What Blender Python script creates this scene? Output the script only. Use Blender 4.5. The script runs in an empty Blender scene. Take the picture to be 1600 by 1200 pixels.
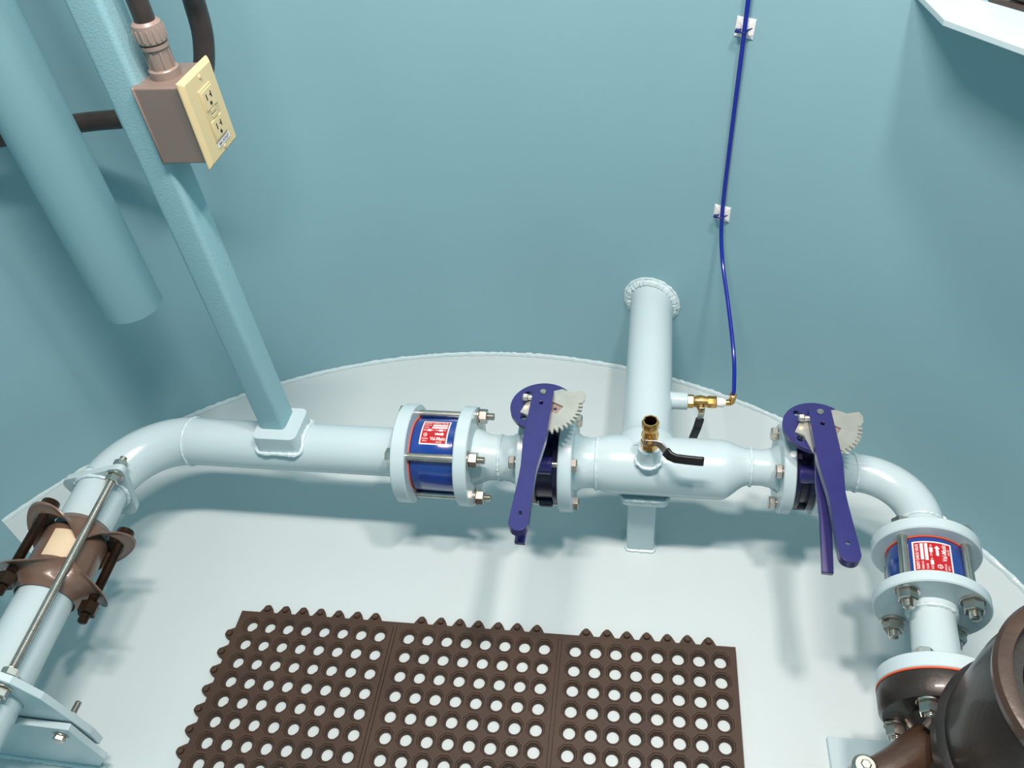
import bpy, bmesh, math, random
from mathutils import Vector, Matrix, Euler
from mathutils.geometry import tessellate_polygon
random.seed(7)
PI = math.pi
SC = bpy.context.scene
COL = SC.collection

# ------------------------------------------------------------------ camera
cam_d = bpy.data.cameras.new('camera')
cam = bpy.data.objects.new('camera', cam_d)
COL.objects.link(cam)
CM = ((0.9854517, -0.0380923, 0.1656319), (0.1450887, 0.6960933, -0.7031382), (-0.0885111, 0.7169401, 0.6914931))
m4 = Matrix(CM).to_4x4()
m4.translation = (0, 0, 1.26)
cam.matrix_world = m4
cam_d.sensor_width = 36.0
cam_d.sensor_fit = 'HORIZONTAL'
cam_d.lens = 36.0 * 1250.0 / 1600.0
cam_d.clip_start = 0.02
SC.camera = cam

# ------------------------------------------------------------------ world, lamps, exposure
w = bpy.data.worlds.new('world'); SC.world = w; w.use_nodes = True
w.node_tree.nodes['Background'].inputs[0].default_value = (0.8, 0.9, 1.0, 1)
w.node_tree.nodes['Background'].inputs[1].default_value = 0.0
SC.view_settings.view_transform = 'Standard'
SC.view_settings.look = 'None'
SC.view_settings.gamma = 1.0
SC.view_settings.use_curve_mapping = False
SC.view_settings.exposure = -0.12

def area(name, loc, sx, sy, power, col=(1, 0.97, 0.93), rot=(0, 0, 0)):
    d = bpy.data.lights.new(name, 'AREA'); d.shape = 'RECTANGLE'
    d.size = sx; d.size_y = sy; d.energy = power; d.color = col
    o = bpy.data.objects.new(name, d); COL.objects.link(o)
    o.location = loc; o.rotation_euler = rot
    return o
area('ceiling_lamp_light', (-0.20, 0.48, 2.06), 0.50, 0.10, 37.0, (1, 0.83, 0.75))
area('ceiling_lamp_light', (0.34, 0.56, 2.06), 0.12, 0.12, 21.0, (1, 0.84, 0.76))

# ------------------------------------------------------------------ materials
def mat(name, col, rough=0.5, metal=0.0, noise=0.0, nscale=40.0, bump=0.0, bscale=200.0, coat=0.0, spec=0.5, col2=None, bdist=0.001, trans=0.0):
    m = bpy.data.materials.new(name); m.use_nodes = True
    nt = m.node_tree; b = nt.nodes['Principled BSDF']
    b.inputs['Base Color'].default_value = (*col, 1)
    b.inputs['Roughness'].default_value = rough
    b.inputs['Metallic'].default_value = metal
    b.inputs['Specular IOR Level'].default_value = spec
    b.inputs['Coat Weight'].default_value = coat
    b.inputs['Coat Roughness'].default_value = 0.12
    tc = nt.nodes.new('ShaderNodeTexCoord')
    if noise > 0:
        n = nt.nodes.new('ShaderNodeTexNoise'); n.inputs['Scale'].default_value = nscale; n.inputs['Detail'].default_value = 5
        nt.links.new(tc.outputs['Object'], n.inputs['Vector'])
        mx = nt.nodes.new('ShaderNodeMix'); mx.data_type = 'RGBA'
        c2 = col2 if col2 else tuple(c * (1 - noise) for c in col)
        mx.inputs[6].default_value = (*col, 1); mx.inputs[7].default_value = (*c2, 1)
        rp = nt.nodes.new('ShaderNodeMapRange'); rp.inputs[1].default_value = 0.35; rp.inputs[2].default_value = 0.65
        nt.links.new(n.outputs['Fac'], rp.inputs[0]); nt.links.new(rp.outputs[0], mx.inputs[0])
        nt.links.new(mx.outputs[2], b.inputs['Base Color'])
    if bump > 0:
        n2 = nt.nodes.new('ShaderNodeTexNoise'); n2.inputs['Scale'].default_value = bscale; n2.inputs['Detail'].default_value = 3
        nt.links.new(tc.outputs['Object'], n2.inputs['Vector'])
        bp = nt.nodes.new('ShaderNodeBump'); bp.inputs['Strength'].default_value = bump; bp.inputs['Distance'].default_value = bdist
        nt.links.new(n2.outputs['Fac'], bp.inputs['Height']); nt.links.new(bp.outputs[0], b.inputs['Normal'])
    return m
PC = (0.235, 0.43, 0.49)  # chamber paint, deepened so the colour itself carries the walls' shade
M = {}
M['wall'] = mat('wall_paint_shaded', PC, 0.38, noise=0.04, nscale=3, bump=0.15, bscale=220, bdist=0.0006)
M['floor'] = mat('floor_paint_lit', (0.53, 0.635, 0.655), 0.42, noise=0.03, nscale=5, bump=0.06, bscale=60, bdist=0.0006)  # same chamber paint, paler: lamplight on the floor put into the colour
M['paint'] = mat('pipe_paint', (0.475, 0.61, 0.65), 0.26, noise=0.03, nscale=8, bump=0.05, bscale=90, bdist=0.0008)
M['tube'] = mat('textured_paint', PC, 0.42, noise=0.02, nscale=60, bump=0.55, bscale=330, bdist=0.0009)
M['weld'] = mat('painted_weld', (0.54, 0.68, 0.715), 0.22, bump=0.5, bscale=180, bdist=0.002)
M['steel'] = mat('stainless_steel', (0.62, 0.58, 0.52), 0.27, 1.0, noise=0.15, nscale=60)
M['rod'] = mat('threaded_steel', (0.60, 0.57, 0.52), 0.33, 1.0, noise=0.12, nscale=80)
M['zinc'] = mat('zinc_plate', (0.74, 0.71, 0.63), 0.38, 0.85, noise=0.15, nscale=30)
M['blue'] = mat('blue_body_enamel', (0.012, 0.055, 0.30), 0.16, coat=0.6, noise=0.25, nscale=14)
M['violet'] = mat('blue_violet_enamel', (0.023, 0.022, 0.140), 0.30, coat=0.25, noise=0.12, nscale=40, bump=0.08, bscale=300)
M['navy'] = mat('navy_casting', (0.006, 0.007, 0.035), 0.30, noise=0.2, nscale=30, bump=0.2, bscale=120)
M['red'] = mat('red_label', (0.42, 0.012, 0.02), 0.25)
M['silver'] = mat('silver_label_print', (0.80, 0.77, 0.76), 0.35)
M['orange'] = mat('orange_gasket', (0.60, 0.085, 0.03), 0.5)
M['brass'] = mat('brass', (0.76, 0.43, 0.14), 0.25, 1.0, noise=0.2, nscale=50)
M['grip'] = mat('black_vinyl_grip', (0.008, 0.008, 0.010), 0.32)
M['black'] = mat('black_hole_shade', (0.004, 0.004, 0.006), 0.6)
M['brown'] = mat('brown_coupling_enamel', (0.155, 0.098, 0.072), 0.30, noise=0.12, nscale=20, coat=0.2)
M['bronze'] = mat('dark_bronze_bolt', (0.045, 0.024, 0.013), 0.35, 0.7, noise=0.4, nscale=60)
M['cream'] = mat('cream_paper_label', (0.66, 0.55, 0.38), 0.45, noise=0.06, nscale=30)
M['ivory'] = mat('ivory_plastic', (0.60, 0.50, 0.28), 0.32, noise=0.04, nscale=12)
M['ivory2'] = mat('ivory_socket_face', (0.50, 0.43, 0.25), 0.38)
M['box'] = mat('grey_brown_plastic', (0.20, 0.155, 0.135), 0.34, noise=0.06, nscale=15)
M['gland'] = mat('grey_plastic_fitting', (0.26, 0.205, 0.18), 0.33)
M['conduit'] = mat('dark_grey_conduit', (0.052, 0.038, 0.034), 0.38, noise=0.3, nscale=40)
M['conduit2'] = mat('dark_conduit', (0.058, 0.045, 0.040), 0.38, noise=0.3, nscale=40)
M['rubber'] = mat('brown_black_rubber', (0.058, 0.034, 0.022), 0.6, spec=0.35, noise=0.35, nscale=9, col2=(0.044, 0.027, 0.019), bump=0.15, bscale=300)
M['cast'] = mat('black_cast_iron', (0.010, 0.009, 0.008), 0.42, noise=0.5, nscale=9, col2=(0.026, 0.017, 0.012), bump=0.35, bscale=160, coat=0.25)
M['castbrown'] = mat('brown_cast_iron', (0.060, 0.034, 0.021), 0.36, noise=0.5, nscale=14, col2=(0.04, 0.022, 0.014), bump=0.3, bscale=120, coat=0.2)
M['airtube'] = mat('blue_air_tube', (0.004, 0.014, 0.27), 0.22, coat=0.4)
M['tie'] = mat('dark_blue_tie', (0.008, 0.02, 0.16), 0.4)
M['white'] = mat('white_plastic', (0.78, 0.80, 0.80), 0.4)
M['teflon'] = mat('white_thread_tape', (0.80, 0.78, 0.76), 0.5)
M['lamp'] = mat('lamp_housing', (0.8, 0.8, 0.8), 0.5)

# ------------------------------------------------------------------ mesh helpers
class MB:
    def __init__(s): s.v = []; s.f = []
    def add(s, vs, fs, mx=None):
        k = len(s.v)
        s.v += [tuple(mx @ Vector(p)) if mx else tuple(p) for p in vs]
        s.f += [tuple(i + k for i in f) for f in fs]
        return s
    def lathe(s, prof, seg=48, mx=None, closed=False, caps=True):
        """prof: list of (x, r) along local X"""
        vs = []; fs = []; n = len(prof)
        for (x, r) in prof:
            for i in range(seg):
                a = 2 * PI * i / seg
                vs.append((x, r * math.sin(a), r * math.cos(a)))
        rng = n if closed else n - 1
        for j in range(rng):
            j2 = (j + 1) % n
            for i in range(seg):
                i2 = (i + 1) % seg
                fs.append((j * seg + i, j * seg + i2, j2 * seg + i2, j2 * seg + i))
        if caps and not closed:
            fs.append(tuple(range(seg - 1, -1, -1))); fs.append(tuple(range((n - 1) * seg, n * seg)))
        return s.add(vs, fs, mx)
    def cyl(s, x0, x1, r, seg=32, ch=0.0, mx=None):
        if ch > 0: p = [(x0, r - ch), (x0 + ch, r), (x1 - ch, r), (x1, r - ch)]
        else: p = [(x0, r), (x1, r)]
        return s.lathe(p, seg, mx)
    def ring(s, x0, x1, ro, ri, seg=64, ch=0.001, mx=None):
        return s.lathe([(x0, ri), (x0, ro - ch), (x0 + ch, ro), (x1 - ch, ro), (x1, ro - ch), (x1, ri)], seg, mx, closed=True)
    def tube(s, path, r, seg=20, caps=True, mx=None):
        pts = [Vector(p) for p in path]; n = len(pts)
        rr = r if isinstance(r, (list, tuple)) else [r] * n
        vs = []; fs = []; up = None
        for k in range(n):
            t = (pts[min(k + 1, n - 1)] - pts[max(k - 1, 0)]).normalized()
            if up is None:
                up = Vector((0, 0, 1)) if abs(t.z) < 0.9 else Vector((1, 0, 0))
            u = (up - t * up.dot(t)).normalized(); v = t.cross(u); up = u
            for i in range(seg):
                a = 2 * PI * i / seg
                vs.append(tuple(pts[k] + (u * math.cos(a) + v * math.sin(a)) * rr[k]))
        for k in range(n - 1):
            for i in range(seg):
                i2 = (i + 1) % seg
                fs.append((k * seg + i, k * seg + i2, (k + 1) * seg + i2, (k + 1) * seg + i))
        if caps: fs.append(tuple(range(seg - 1, -1, -1))); fs.append(tuple(range((n - 1) * seg, n * seg)))
        return s.add(vs, fs, mx)
    def loop(s, path, r, seg=8, mx=None):
        """closed tube with radii list"""
        pts = [Vector(p) for p in path]; n = len(pts)
        rr = r if isinstance(r, (list, tuple)) else [r] * n
        ctr = sum(pts, Vector()) / n
        nrm = Vector()
        for k in range(n): nrm += (pts[k] - ctr).cross(pts[(k + 1) % n] - ctr)
        nrm.normalize(); vs = []; fs = []
        for k in range(n):
            t = (pts[(k + 1) % n] - pts[k - 1]).normalized()
            u = (nrm - t * nrm.dot(t)).normalized(); v = t.cross(u)
            for i in range(seg):
                a = 2 * PI * i / seg
                vs.append(tuple(pts[k] + (u * math.cos(a) + v * math.sin(a)) * rr[k]))
        for k in range(n):
            for i in range(seg):
                i2 = (i + 1) % seg; k2 = (k + 1) % n
                fs.append((k * seg + i, k * seg + i2, k2 * seg + i2, k2 * seg + i))
        return s.add(vs, fs, mx)
    def prism(s, outer, z0, z1, holes=(), mx=None):
        loops = [[Vector((p[0], p[1], 0)) for p in outer]] + [[Vector((p[0], p[1], 0)) for p in h] for h in holes]
        tri = tessellate_polygon(loops)
        flat = [p for l in loops for p in l]; n = len(flat)
        vs = [(p.x, p.y, z0) for p in flat] + [(p.x, p.y, z1) for p in flat]
        fs = []
        for t in tri:
            a, b, c = (flat[i] for i in t)
            if (b - a).cross(c - a).z < 0: t = (t[0], t[2], t[1])
            fs.append(tuple(i + n for i in t)); fs.append((t[0], t[2], t[1]))
        k = 0
        for l in loops:
            m = len(l)
            for i in range(m):
                fs.append((k + i, k + (i + 1) % m, k + (i + 1) % m + n, k + i + n))
            k += m
        return s.add(vs, fs, mx)
    def box(s, c, d, mx=None):
        x, y, z = c; a, b, e = d[0] / 2, d[1] / 2, d[2] / 2
        vs = [(x + i * a, y + j * b, z + k * e) for i in (-1, 1) for j in (-1, 1) for k in (-1, 1)]
        fs = [(0, 1, 3, 2), (4, 6, 7, 5), (0, 4, 5, 1), (2, 3, 7, 6), (0, 2, 6, 4), (1, 5, 7, 3)]
        return s.add(vs, fs, mx)
    def hexn(s, x0, x1, af, mx=None, rot=0.0, ch=0.0015):
        """hex prism along X, across-flats af, chamfered at both ends"""
        rc = af / math.sqrt(3)
        vs = []; fs = []
        for (x, r) in ((x0, rc - ch), (x0 + ch, rc), (x1 - ch, rc), (x1, rc - ch)):
            for i in range(6):
                a = rot + PI / 3 * i
                vs.append((x, r * math.sin(a), r * math.cos(a)))
        for j in range(3):
            for i in range(6):
                i2 = (i + 1) % 6
                fs.append((j * 6 + i, j * 6 + i2, j * 6 + 6 + i2, j * 6 + 6 + i))
        fs.append((5, 4, 3, 2, 1, 0)); fs.append(tuple(range(18, 24)))
        return s.add(vs, fs, mx)
    def thread(s, x0, x1, r, pitch=0.002, seg=16, mx=None):
        n = max(2, int(abs(x1 - x0) / pitch)); p = [(x0, r * 0.8)]
        dx = (x1 - x0) / n
        for i in range(n):
            p.append((x0 + dx * (i + 0.25), r)); p.append((x0 + dx * (i + 0.75), r * 0.86))
        p.append((x1, r * 0.7))
        return s.lathe(p, seg, mx)
    def build(s, name, material, parent=None, mx=None, smooth=35, bevel=0.0, label=None):
        me = bpy.data.meshes.new(name); me.from_pydata(s.v, [], s.f); me.update()
        bm = bmesh.new(); bm.from_mesh(me)
        bmesh.ops.recalc_face_normals(bm, faces=bm.faces); bm.to_mesh(me); bm.free()
        me.materials.append(M[material])
        if smooth:
            me.shade_smooth(); me.set_sharp_from_angle(angle=math.radians(smooth))
        o = bpy.data.objects.new(name, me); COL.objects.link(o)
        if mx is not None: o.matrix_local = mx
        if parent: o.parent = parent
        if bevel > 0:
            b = o.modifiers.new('bevel', 'BEVEL'); b.width = bevel; b.segments = 2; b.limit_method = 'ANGLE'; b.angle_limit = math.radians(40)
        if label: o['label'] = label
        return o

def frame(o, x, z=(0, 0, 1)):
    x = Vector(x).normalized(); z = Vector(z); z = (z - x * z.dot(x)).normalized(); y = z.cross(x)
    m = Matrix((x, y, z)).transposed().to_4x4(); m.translation = o
    return m
def tag(o, label, cat, group=None):
    o['label'] = label; o['category'] = cat
    if group: o['group'] = group
    return o
def thing(name, label, cat, mx=None, group=None):
    o = bpy.data.objects.new(name, None); COL.objects.link(o); o.empty_display_size = 0.02
    if mx is not None: o.matrix_world = mx if isinstance(mx, Matrix) else Matrix.Translation(mx)
    return tag(o, label, cat, group)
def T(x, y, z): return Matrix.Translation((x, y, z))
def R(a, ax): return Matrix.Rotation(a, 4, ax)
def circ(cx, cy, r, n=24, a0=0, a1=2 * PI): return [(cx + r * math.cos(a0 + (a1 - a0) * i / n), cy + r * math.sin(a0 + (a1 - a0) * i / n)) for i in range(n)]
def rrect(x0, y0, x1, y1, r, n=5):
    p = []
    for (cx, cy, a) in ((x1 - r, y1 - r, 0), (x0 + r, y1 - r, PI / 2), (x0 + r, y0 + r, PI), (x1 - r, y0 + r, 1.5 * PI)):
        for i in range(n + 1): p.append((cx + r * math.cos(a + PI / 2 * i / n), cy + r * math.sin(a + PI / 2 * i / n)))
    return p
def spline(ps, n=10):
    ps = [Vector(p) for p in ps]; out = []
    q = [ps[0] * 2 - ps[1]] + ps + [ps[-1] * 2 - ps[-2]]
    for i in range(1, len(q) - 2):
        for k in range(n):
            t = k / n; a, b, c, d = q[i - 1], q[i], q[i + 1], q[i + 2]
            out.append(0.5 * ((2 * b) + (c - a) * t + (2 * a - 5 * b + 4 * c - d) * t * t + (3 * b - a - 3 * c + d) * t ** 3))
    out.append(ps[-1]); return out
def bead(path, r, jit=0.25, closed=True, seg=8):
    """irregular weld bead along a dense path"""
    pts = [Vector(p) + Vector((random.uniform(-1, 1), random.uniform(-1, 1), random.uniform(-1, 1))) * r * 0.12 for p in path]
    rr = [r * (1 + random.uniform(-jit, jit)) for _ in pts]
    mb = MB()
    return mb.loop(pts, rr, seg) if closed else mb.tube(pts, rr, seg)
def girth(x, r, br, n=70, mx=None):
    p = [Vector((x, r * math.sin(2 * PI * i / n), r * math.cos(2 * PI * i / n))) for i in range(n)]
    if mx: p = [mx @ q for q in p]
    return bead(p, br)
_tc = {}
def text_mesh(txt, height, width=None, bold=0.0):
    """glyph mesh as (verts, faces) with left-bottom at the origin"""
    cu = bpy.data.curves.new('t', 'FONT'); cu.body = txt; cu.size = 1.0; cu.offset = bold; cu.resolution_u = 3
    ob = bpy.data.objects.new('t', cu); COL.objects.link(ob)
    dg = bpy.context.evaluated_depsgraph_get(); dg.update()
    me = bpy.data.meshes.new_from_object(ob.evaluated_get(dg))
    vs = [v.co.copy() for v in me.vertices]; fs = [tuple(p.vertices) for p in me.polygons]
    bpy.data.objects.remove(ob); bpy.data.curves.remove(cu); bpy.data.meshes.remove(me)
    x0 = min(v.x for v in vs); x1 = max(v.x for v in vs); y0 = min(v.y for v in vs); y1 = max(v.y for v in vs)
    sy = height / (y1 - y0); sx = (width / (x1 - x0)) if width else sy
    return [((v.x - x0) * sx, (v.y - y0) * sy) for v in vs], fs

# ------------------------------------------------------------------ chamber shell
TC = (-0.3256, 0.2496); TR = 1.132; ZC = 2.12
mb = MB()
mb.lathe([(0, TR), (ZC, TR), (ZC, TR + 0.02), (0, TR + 0.02)], 160, mx=T(TC[0], TC[1], 0) @ R(-PI / 2, 'Y'), closed=True)
o = mb.build('wall_round', 'wall'); o['kind'] = 'structure'
mb = MB(); mb.prism(circ(TC[0], TC[1], TR + 0.02, 160), -0.02, 0.0)
o = mb.build('floor', 'floor', smooth=0); o['kind'] = 'structure'
mb = MB(); mb.prism(circ(TC[0], TC[1], TR + 0.02, 96), ZC, ZC + 0.02)
o = mb.build('ceiling', 'wall', smooth=0); o['kind'] = 'structure'
path = [(TC[0] + (TR - 0.002) * math.cos(a), TC[1] + (TR - 0.002) * math.sin(a), 0.002) for a in [2 * PI * i / 900 for i in range(900)]]
o = bead(path, 0.0058, 0.22).build('trim_1', 'weld'); o['kind'] = 'structure'

# ------------------------------------------------------------------ fasteners
def bolt_part(name, mx, L0, L1, r, af, parent, head0='hex', head1='nut', material='steel', tail=0.012, washer=True, rot=0.3):
    """a bolt along local X from L0 to L1 (outer flange faces); sub-parts are nut and washer"""
    b = MB().cyl(L0, L1, r, 20)
    if head0 == 'hex': b.hexn(L0 - 0.0105, L0, af, rot=rot)
    elif head0 == 'none': pass
    if head1 == 'hex': b.hexn(L1, L1 + 0.0105, af, rot=rot)
    if head1 == 'nut': b.thread(L1, L1 + 0.003 + 0.014 + tail, r, 0.0022)
    o = b.build(name, material, parent, mx)
    if head1 == 'nut':
        if washer:
            MB().cyl(L1, L1 + 0.003, af * 0.68, 28, 0.0006).build('washer', material, o)
        MB().hexn(L1 + 0.003, L1 + 0.017, af, rot=rot + 0.4).build('nut', material, o)
    if head0 == 'nut':
        pass
    return o
def bolt_circle(n, R_, a0): return [(R_ * math.sin(a0 + 2 * PI * i / n), R_ * math.cos(a0 + 2 * PI * i / n)) for i in range(n)]

def flange(parent, x0, x1, ro, ri=0.02, material='paint', seg=72, mx=None):
    return MB().ring(x0, x1, ro, ri, seg, 0.0018).build('flange', material, parent, mx)

# ------------------------------------------------------------------ check valve
def label_on_cyl(parent, r, x0, x1, phi0, phi1):
    """red name plate bent on the body: local x from x0 to x1; angle phi measured from +Z toward -Y, top of the text at phi0"""
    W = x1 - x0; Hh = r * (phi1 - phi0)
    def put(u, v, h):       # u along x (0..W), v downwards (0..Hh)
        a = phi0 + v / r
        return (x0 + u, -(r + h) * math.sin(a), (r + h) * math.cos(a))
    def sheet(u0, v0, u1, v1, h, mbx):
        n = 10; vs = []; fs = []
        for i in range(n + 1):
            v = v0 + (v1 - v0) * i / n
            for (u, hh) in ((u0, 0), (u0, h), (u1, h), (u1, 0)): vs.append(put(u, v, hh))
        for i in range(n):
            for k in range(3):
                fs.append((i * 4 + k, i * 4 + k + 1, i * 4 + k + 5, i * 4 + k + 4))
        fs.append((0, 1, 2, 3)); fs.append((n * 4, n * 4 + 3, n * 4 + 2, n * 4 + 1))
        mbx.add(vs, fs)
    b = MB(); sheet(0, 0, W, Hh, 0.0006, b)
    lab = b.build('name_plate', 'silver', parent, label='red and silver name plate')
    b = MB(); e = 0.0022; sheet(e, e, W - e, Hh - e, 0.0008, b); b.build('red_field', 'red', lab)
    b = MB()
    def txt(s_, u, v, h, wd=None, bold=0.01):
        vs, fs = text_mesh(s_, h, wd, bold)
        b.add([put(u + x, v + h - y, 0.00095) for x, y in vs], fs)
    def bar(u0, v0, u1, v1): sheet(u0, v0, u1, v1, 0.00095, b)
    k = Hh / 0.05; q = W / 0.052
    txt('SILENT CHECK VALVE', 0.0040 * q, 0.0040 * k, 0.0038 * k, 0.043 * q, 0.02)
    txt('MODEL NO.', 0.004 * q, 0.0105 * k, 0.0026 * k, 0.0135 * q); bar(0.0200 * q, 0.0100 * k, 0.0480 * q, 0.0138 * k)
    txt('CLASS', 0.004 * q, 0.0160 * k, 0.0026 * k, 0.009 * q); bar(0.0190 * q, 0.0155 * k, 0.0480 * q, 0.0193 * k)
    txt('SIZE', 0.004 * q, 0.0218 * k, 0.0026 * k, 0.006 * q); bar(0.0115 * q, 0.0212 * k, 0.0190 * q, 0.0252 * k)
    txt('IN', 0.020 * q, 0.0222 * k, 0.0022 * k); txt('CWP', 0.026 * q, 0.0218 * k, 0.0026 * k); bar(0.0335 * q, 0.0212 * k, 0.0410 * q, 0.0252 * k); txt('PSI', 0.0425 * q, 0.0222 * k, 0.0022 * k)
    bar(0.0275 * q, 0.0290 * k, 0.0400 * q, 0.0325 * k)
    # arrow head of the flow mark
    b.add([put(0.0400 * q, 0.0272 * k, 0.00095), put(0.0450 * q, 0.03075 * k, 0.00095), put(0.0400 * q, 0.0343 * k, 0.00095)], [(0, 1, 2)])
    txt('Val-Matic', 0.0195 * q, 0.0362 * k, 0.0062 * k, 0.029 * q, 0.015)
    txt('VALVE', 0.031 * q, 0.0440 * k, 0.0025 * k)
    # round approval mark
    vs = []; fs = []
    for i in range(24):
        a = 2 * PI * i / 24
        for rr in (0.0026, 0.0035): vs.append(put((0.0095 + rr * math.cos(a)) * q, (0.0325 + rr * math.sin(a)) * k, 0.00095))
    for i in range(24):
        j = (i + 1) % 24; fs.append((2 * i, 2 * i + 1, 2 * j + 1, 2 * j))
    b.add(vs, fs); txt('UL', 0.0078 * q, 0.0312 * k, 0.0027 * k)
    txt('APPROVED', 0.004 * q, 0.0385 * k, 0.0024 * k, 0.0115 * q); txt('NSF 61', 0.0055 * q, 0.0425 * k, 0.0024 * k, 0.008 * q)
    b.build('lettering', 'silver', lab, smooth=0)

def check_valve(mx, L, r, fth0, fth1, bc, br, af, nut_side, label, phis, tail=0.012, rot0=PI / 4):
    """body between x=0 and x=L; flanges of thickness fth0 (left) and fth1 (right) lie outside"""
    t = thing('check_valve', label, 'check valve', mx)
    g = 0.0022
    MB().lathe([(g, r - 0.006), (g, r - 0.002), (g + 0.003, r), (L - g - 0.003, r), (L - g, r - 0.002), (L - g, r - 0.006)], 80).build('body', 'blue', t)
    for x in (0.0, L - g): MB().ring(x, x + g * 0.8, r + 0.0004, r * 0.5, 64, 0.0003).build('gasket', 'orange', t)
    label_on_cyl(t, r, L * 0.5 - phis[2] / 2, L * 0.5 + phis[2] / 2, phis[0], phis[1])
    for (y, z) in bolt_circle(4, bc, rot0):
        if nut_side > 0: m = T(0, y, z); a, b_ = -fth0, L + fth1
        else: m = T(0, y, z) @ R(PI, 'Z'); a, b_ = -(L + fth1), fth0
        bolt_part('bolt', m, a, b_, br, af, t, 'hex', 'nut', tail=tail, rot=random.uniform(0, 1))
    return t

# ------------------------------------------------------------------ header geometry
YH, ZH = 0.884, 0.21
RB, BCB = 0.0875, 0.0705        # larger flanges
RS, BCS = 0.0730, 0.0560        # smaller flanges
HX = frame((0, YH, ZH), (1, 0, 0))

# --- left spool: flange, pipe, elbow, leg stub and ear plate
sp = thing('elbow_pipe', 'long pale blue pipe with a wide elbow, left of the left check valve', 'pipe', (-0.62, YH, ZH))
spm = Matrix.Translation((0.62, -YH, -ZH))
rp = 0.0435
def wpart(mb, name, material, parent, inv, **k): return mb.build(name, material, parent, inv, **k)
wpart(MB().cyl(-0.822, -0.40, rp, 56, mx=T(0, YH, ZH)), 'pipe', 'paint', sp, spm)
LD = Vector((0.087, -1, 0)).normalized()          # direction of the left leg
a1 = math.radians(85); Re = 0.120; ec = Vector((-0.822, YH - Re, ZH))
path = [ec + Vector((-Re * math.sin(a), Re * math.cos(a), 0)) for a in [a1 * i / 28 for i in range(29)]]
wpart(MB().tube(path, 0.0442, 56), 'elbow', 'paint', sp, spm)
LE = path[-1]
def leg(d): return LE + LD * d
wpart(MB().tube([leg(0), leg(0.06), leg(0.135)], rp, 56), 'leg_stub', 'paint', sp, spm)
wpart(girth(-0.822, rp + 0.0004, 0.0024, mx=T(0, YH, ZH)), 'weld_bead', 'weld', sp, spm)
flange(sp, -0.417, -0.392, RB, 0.03, mx=spm @ T(0, YH, ZH))
MB().lathe([(-0.44, 0.0435), (-0.417, 0.0465)], 56, T(0, YH, ZH), caps=False).build('flange_hub', 'paint', sp, spm)
# ear plate (rounded plate with lobes, square to the leg)
FL = frame(leg(0.012), LD)       # local x along leg, y = z cross x
def ear_outline():
    cs = [(-0.068, 0.030), (0.066, 0.066), (0.038, -0.068), (-0.045, -0.062)]
    # corners given as (sideways to +world x, up)
    pts = []
    n = len(cs)
    for i in range(n):
        p0 = Vector(cs[i - 1]); p = Vector(cs[i]); p2 = Vector(cs[(i + 1) % n])
        d0 = (p0 - p).normalized(); d1 = (p2 - p).normalized(); rr = 0.022
        a = p + d0 * rr; c = p + d1 * rr
        for k in range(9):
            t = k / 8; pts.append(tuple(a * (1 - t) ** 2 + p * 2 * t * (1 - t) + c * t * t))
    return pts
side = Vector((0, 0, 1)).cross(LD) * -1.0     # points to -x world or +x; fixed below
if side.x < 0: side = -side
EM = Matrix((side, Vector((0, 0, 1)), side.cross(Vector((0, 0, 1))))).transposed().to_4x4(); EM.translation = leg(0.012)
b = MB(); b.prism(ear_outline(), -0.006, 0.006, [circ(0, 0, 0.0430, 40)], mx=EM)
wpart(b, 'ear_plate', 'paint', sp, spm, bevel=0.002)
wpart(bead([EM @ Vector((0.0455 * math.cos(2 * PI * i / 70), 0.0455 * math.sin(2 * PI * i / 70), s_)) for i in range(70) for s_ in (0.007,)], 0.0035), 'weld_bead', 'weld', sp, spm)
wpart(bead([EM @ Vector((0.0455 * math.cos(2 * PI * i / 70), 0.0455 * math.sin(2 * PI * i / 70), -0.007)) for i in range(70)], 0.0035), 'weld_bead', 'weld', sp, spm)
# socket for the square post
b = MB()
b.prism(rrect(-0.674, 0.846, -0.594, 0.922, 0.012), 0.236, 0.272)
wpart(b, 'post_socket', 'paint', sp, spm, bevel=0.004)
sk = rrect(-0.677, 0.843, -0.591, 0.925, 0.013, 4); sk2 = []
for i in range(len(sk)):
    a = Vector((*sk[i], 0)); c = Vector((*sk[(i + 1) % len(sk)], 0)); n = max(1, int((c - a).length / 0.004))
    for k in range(n):
        p = a.lerp(c, k / n)
        dy = abs(p.y - YH); z = ZH + math.sqrt(max(0.0001, rp ** 2 - min(dy, rp * 0.93) ** 2))
        sk2.append((p.x, p.y, max(z, 0.236) if dy < rp else 0.234))
wpart(bead(sk2, 0.0040), 'weld_bead', 'weld', sp, spm)

# --- left check valve
check_valve(HX @ T(-0.392, 0, 0), 0.082, 0.0640, 0.025, 0.023, BCB, 0.0066, 0.0225, 1,
            'blue check valve lying in the header, left of both lever valves, with red name plate', (math.radians(-20), math.radians(26), 0.048))

# --- short reducer spool between check valve and left lever valve
s2 = thing('reducer_spool', 'short pale blue flanged spool, narrow in the middle, between check valve and left lever valve', 'pipe spool', (-0.25, YH, ZH))
L2 = T(0.25, 0, 0)
MB().lathe([(-0.288, 0.050), (-0.280, 0.047), (-0.262, 0.0400), (-0.243, 0.0385), (-0.225, 0.0400), (-0.212, 0.046), (-0.2035, 0.050)], 64, L2, caps=False).build('neck', 'paint', s2)
flange(s2, -0.310, -0.287, RB, 0.03, mx=L2)
flange(s2, -0.205, -0.186, RB * 0.985, 0.03, mx=L2)
girth(-0.243, 0.0385, 0.0028, mx=L2).build('weld_bead', 'weld', s2)

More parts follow.
